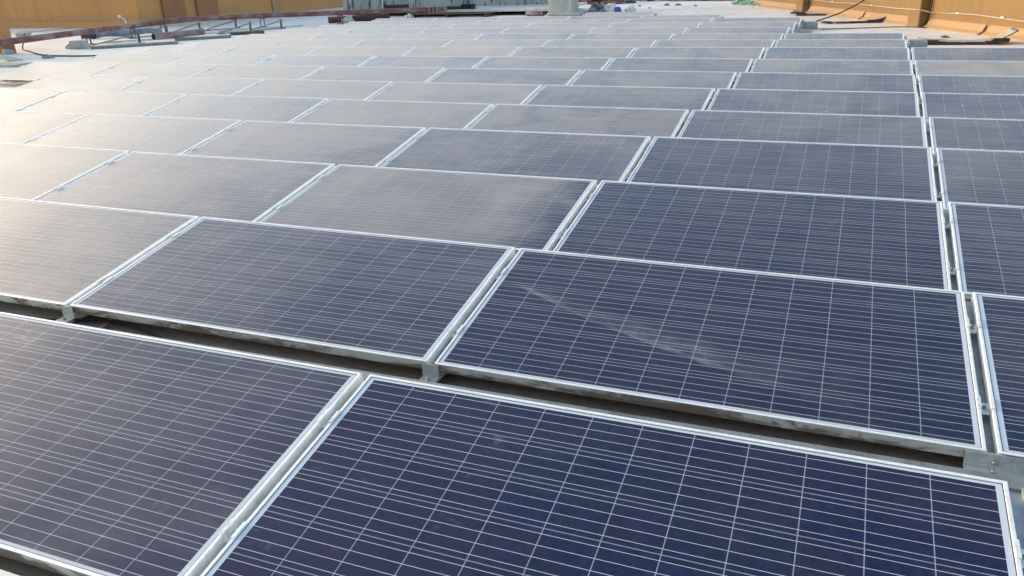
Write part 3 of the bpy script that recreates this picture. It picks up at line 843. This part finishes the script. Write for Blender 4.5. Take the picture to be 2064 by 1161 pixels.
cable([(-2.3, .30, GZ + .02), (-1.75, .46, GZ + .03), (-1.2, .36, GZ + .02), (-.6, .25, GZ + .02)], .006, 'thin black cable in the dark gap behind the nearest row')
cable([(-1.80, .58, GZ + .016), (-1.74, .42, GZ + .016), (-1.70, .28, GZ + .016), (-1.66, .1, GZ + .016)], .009, 'short red cable in the dark gap behind the nearest row', mat='pipe')
cable([(.62, 18.3, GZ + .17), (1.05, 20.0, -.03), (1.56, 21.32, .19), (2.0, 22.0, .55)], .014, 'dark slanting cable rising from a concrete pedestal to the orange parapet wall', 'slanting_cable')
cable([(.75, 18.0, zc), (1.4, 18.2, zc), (2.4, 18.55, zc), (3.1, 18.0, zc)], .010, 'thin dark cable along the roof joint beside the orange parapet wall')

# ------------------------------------------------------------------ curled brown sheets by the right-hand wall
def curl(cx, cy, rz, L, wid, seed, lift_a, lift_b, label, ragged=.05):
    """thin delaminated sheet: bowed up at one end, ragged near edge, real thickness"""
    rr = random.Random(seed)
    r = thing('curled_sheet', label, 'sheet', T(cx, cy, GZ, rz))
    nx, ny, th = 26, 6, .018
    def z(u, v): return .02 + lift_a * max(0, .35 - u) ** 2 * 8 + lift_b * max(0, u - .62) ** 2 * 7 + .014 * noise.noise(Vector((u * 6, v * 3, seed)))
    bm = bmesh.new()
    grid = {}
    edge = [ragged * (noise.noise(Vector((i * .7, seed, 0))) + .4 * noise.noise(Vector((i * 2.3, seed, 4)))) for i in range(nx + 1)]
    for lay in (0, 1):
        for i in range(nx + 1):
            for j in range(ny + 1):
                u, v = i / nx, j / ny
                y = (v - .5) * wid + (edge[i] * (1 - v))
                grid[lay, i, j] = bm.verts.new(((u - .5) * L, y, z(u, v) + (th if lay else 0)))
    for i in range(nx):
        for j in range(ny):
            f = bm.faces.new([grid[1, i, j], grid[1, i + 1, j], grid[1, i + 1, j + 1], grid[1, i, j + 1]]); f.material_index = 0; f.smooth = True
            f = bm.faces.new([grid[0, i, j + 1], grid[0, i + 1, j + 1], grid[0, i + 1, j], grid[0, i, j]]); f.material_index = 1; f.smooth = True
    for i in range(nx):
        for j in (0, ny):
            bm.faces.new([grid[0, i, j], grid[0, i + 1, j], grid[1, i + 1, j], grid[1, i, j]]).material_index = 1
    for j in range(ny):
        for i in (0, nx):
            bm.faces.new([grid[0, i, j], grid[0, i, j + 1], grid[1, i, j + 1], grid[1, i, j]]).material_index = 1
    obj('sheet', bm, [M['ply_top'], M['ply_edge']], r)
    bm = bmesh.new()                        # peeled layers hanging from the near edge
    for s in range(12):
        x = (-.46 + .8 * rr.random()) * L; u = x / L + .5; w = rr.uniform(.12, .38) * .5
        pts = []
        zz = z(u, 0) - .004
        box(bm, x - w, x + w, -wid / 2 - .05 + rr.uniform(-.05, .01), -wid / 2 + .06, max(zz - rr.uniform(.006, .04), .002), zz + rr.uniform(.006, .03), .003)
    obj('peeled_layer', bm, M['ply_edge'], r)
    return r
curl(3.3, 14.95, .06, 1.5, .55, 3, .05, .20, 'long curled brown sheet lying by the orange parapet wall, nearest of three', .08)
curl(1.35, 20.05, .24, 1.5, .22, 5, .02, .10, 'flat broken brown sheet beyond the slanting cable, middle of three')
curl(.45, 23.2, .02, 1.35, .65, 8, .10, .20, 'curled brown sheet in front of the far pilaster, farthest of three', .08)

# ------------------------------------------------------------------ clutter at the back of the roof
bm = bmesh.new(); hollow(bm, (-14.35, 21.35, GZ + .11), (-12.6, 22.25, GZ + .12), .10, .01)
tag(obj('rusty_pipe', bm, [M['rust'], M['black']]), 'short dark rusty pipe lying on the roof under the red water pipe', 'pipe')
bm = bmesh.new(); hollow(bm, (-8.55, 24.05, GZ + .075), (-7.92, 23.95, GZ + .075), .07, .008)
tag(obj('red_pipe_end', bm, [M['offcut'], M['black']]), 'faded red pipe end against the foot of the concrete column', 'pipe')
bm = bmesh.new(); lump(bm, (-13.55, 21.25, GZ + .06), (.22, .16, .15), 2, .5, 3); tag(obj('cloth_heap', bm, M['cloth']), 'crumpled pale cloth at the end of the dark rusty pipe', 'cloth')
pal = thing('wood_pallet', 'dark brown wooden pallet lying in the shadow under the weathered boards', 'pallet', T(-11.3, 23.75, GZ, .03))
for i in range(6):
    bm = bmesh.new(); box(bm, -1.5, 1.5, i * .19, i * .19 + .14, .095, .12, .003); obj('deck_board', bm, M['rust'], pal)
for xx in (-1.4, 0, 1.4):
    bm = bmesh.new(); box(bm, xx - .05, xx + .05, 0, 1.09, 0, .094, .003); obj('bearer', bm, M['rust'], pal)
pal = thing('black_crate', 'black plastic crate frame standing on the edge of the white slab', 'crate', T(-11.5, 24.65, -.047, .05))
bm = bmesh.new()
for (x0, x1, z1) in ((-1.2, -.75, .05), (-.8, -.3, .07), (-.35, .35, .10)): box(bm, x0, x1 - .005, -.1, .25, 0, z1, .01)
obj('body', bm, M['black'], pal)
bm = bmesh.new()
for xx in (.36, .48, .60, .74): box(bm, xx, xx + .04, -.1, .2, 0, .13, .004)
box(bm, .355, .80, -.1, .2, .1305, .16, .004); obj('slat_frame', bm, M['black'], pal)
bm = bmesh.new(); box(bm, -.05, .05, -.05, .05, 0, .34, .005); o = obj('black_post', bm, M['steel_dark']); o.matrix_world = T(-11.2, 25.3, -.05); tag(o, 'short black post standing on the white slab behind the black crate', 'post')
bm = bmesh.new(); box(bm, -.45, .45, -.08, .08, 0, .11, .01); box(bm, -.47, -.38, -.1, .1, .112, .15, .01); o = obj('black_trough', bm, M['black']); o.matrix_world = T(-14.0, 25.2, .0, .35); tag(o, 'black trough standing in front of the weathered boards', 'trough')
bm = bmesh.new(); tube(bm, [(-14.05, 24.3, GZ), (-14.03, 24.3, .4), (-14.08, 24.32, 1.2)], .022, 8); tag(obj('white_pole', bm, M['white']), 'thin white pole standing upright before the weathered boards', 'pole')
bm = bmesh.new(); lump(bm, (-12.0, 22.45, GZ + .05), (.18, .12, .16), 9, .4, 2); tag(obj('white_bag', bm, M['sack_white']), 'small white bag under the red water pipe', 'bag')
bm = bmesh.new(); lump(bm, (-6.35, 24.75, GZ + .09), (.26, .25, .26), 12, .55, 3); tag(obj('grey_sack', bm, M['sack']), 'crumpled grey sack at the foot of the concrete column', 'sack')
bm = bmesh.new(); lump(bm, (-6.0, 24.9, GZ + .08), (.24, .2, .22), 15, .5, 3); tag(obj('pale_sack', bm, M['sack_white']), 'crumpled pale grey sack between the grey sack and the purple bag', 'sack')
bm = bmesh.new(); lump(bm, (-5.72, 24.85, GZ + .05), (.13, .11, .16), 17, .35, 3); tag(obj('purple_bag', bm, M['purple']), 'small purple bag among the sacks right of the concrete column', 'bag')
bm = bmesh.new(); lump(bm, (-5.35, 25.05, GZ + .06), (.18, .15, .15), 21, .5, 3); tag(obj('white_sack', bm, M['sack_white']), 'crumpled white sack just right of the purple bag', 'sack')
# small stones on the pale roof
for (x, y, s) in ((-5.06, 29.3, .12), (-4.64, 29.2, .11), (-6.0, 29.0, .06), (-3.9, 28.6, .06), (-5.3, 27.6, .05), (-7.0, 27.4, .05), (2.1, 20.9, .06), (3.05, 16.0, .07), (-14.9, 11.25, .13), (1.9, 22.2, .05)):
    bm = bmesh.new(); lump(bm, (0, 0, .015), (s, s * .8, s * .5), x * 3.1, .5, 2)
    o = obj('stone', bm, M['rubble']); o.matrix_world = T(x, y, GZ)
    tag(o, 'small loose stone lying on the pale roof', 'stone', 'loose stones on the roof')
# brick heap and rubble strip
rr = random.Random(5)
bh = thing('brick_heap', 'heap of broken brown bricks and boards right behind the concrete column', 'brick heap', T(-8.2, 31.4, GZ))
bm = bmesh.new()
for i in range(90):
    l, w_, h = rr.uniform(.15, .55), rr.uniform(.1, .2), rr.uniform(.06, .12)
    x = rr.gauss(0, .55); z = max(0, rr.uniform(0, .5) - abs(x) * .25)
    box(bm, -l / 2, l / 2, -w_ / 2, w_ / 2, 0, h, .008, mat=T(x, rr.uniform(-.35, .5), z, rr.uniform(-.6, .6), rr.uniform(-.25, .25), rr.uniform(-.2, .2)), mi=rr.choice((0, 0, 1)))
obj('bricks', bm, [M['brick'], M['rubble']], bh)
bm = bmesh.new()
for i in range(420):
    x = rr.uniform(-7.2, -1.2); y = 32.6 + rr.uniform(-.4, 2.2) - .22 * (x + 4); s = rr.uniform(.06, .26)
    if rr.random() < .55:
        box(bm, -s, s, -s * .6, s * .6, 0, s * .7, s * .06, mat=T(x, y, GZ + rr.uniform(-.02, .12), rr.uniform(0, 3), rr.uniform(-.4, .4), rr.uniform(-.4, .4)), mi=rr.choice((0, 0, 1, 2)))
    else:
        lump(bm, (x, y, GZ + .04), (s * 1.3, s, s * .6), i * .37, .5, 1, mi=rr.choice((0, 0, 1, 2, 3)))
o = obj('rubble_strip', bm, [M['rubble'], M['concrete_pale'], M['green'], M['brick']]); o['kind'] = 'stuff'; o['label'] = 'strip of mixed rubble and netting along the far edge of the roof'
bm = bmesh.new()
for i, (x, y) in enumerate(((-2.4, 29.3), (-2.05, 28.9), (-1.75, 28.6), (-1.55, 28.2), (-1.35, 27.85))): lump(bm, (x, y, GZ + .03), (.34, .22, .15), i + 31, .5, 3)
tag(obj('green_netting', bm, M['green']), 'crumpled green netting at the far end of the orange parapet wall', 'netting')
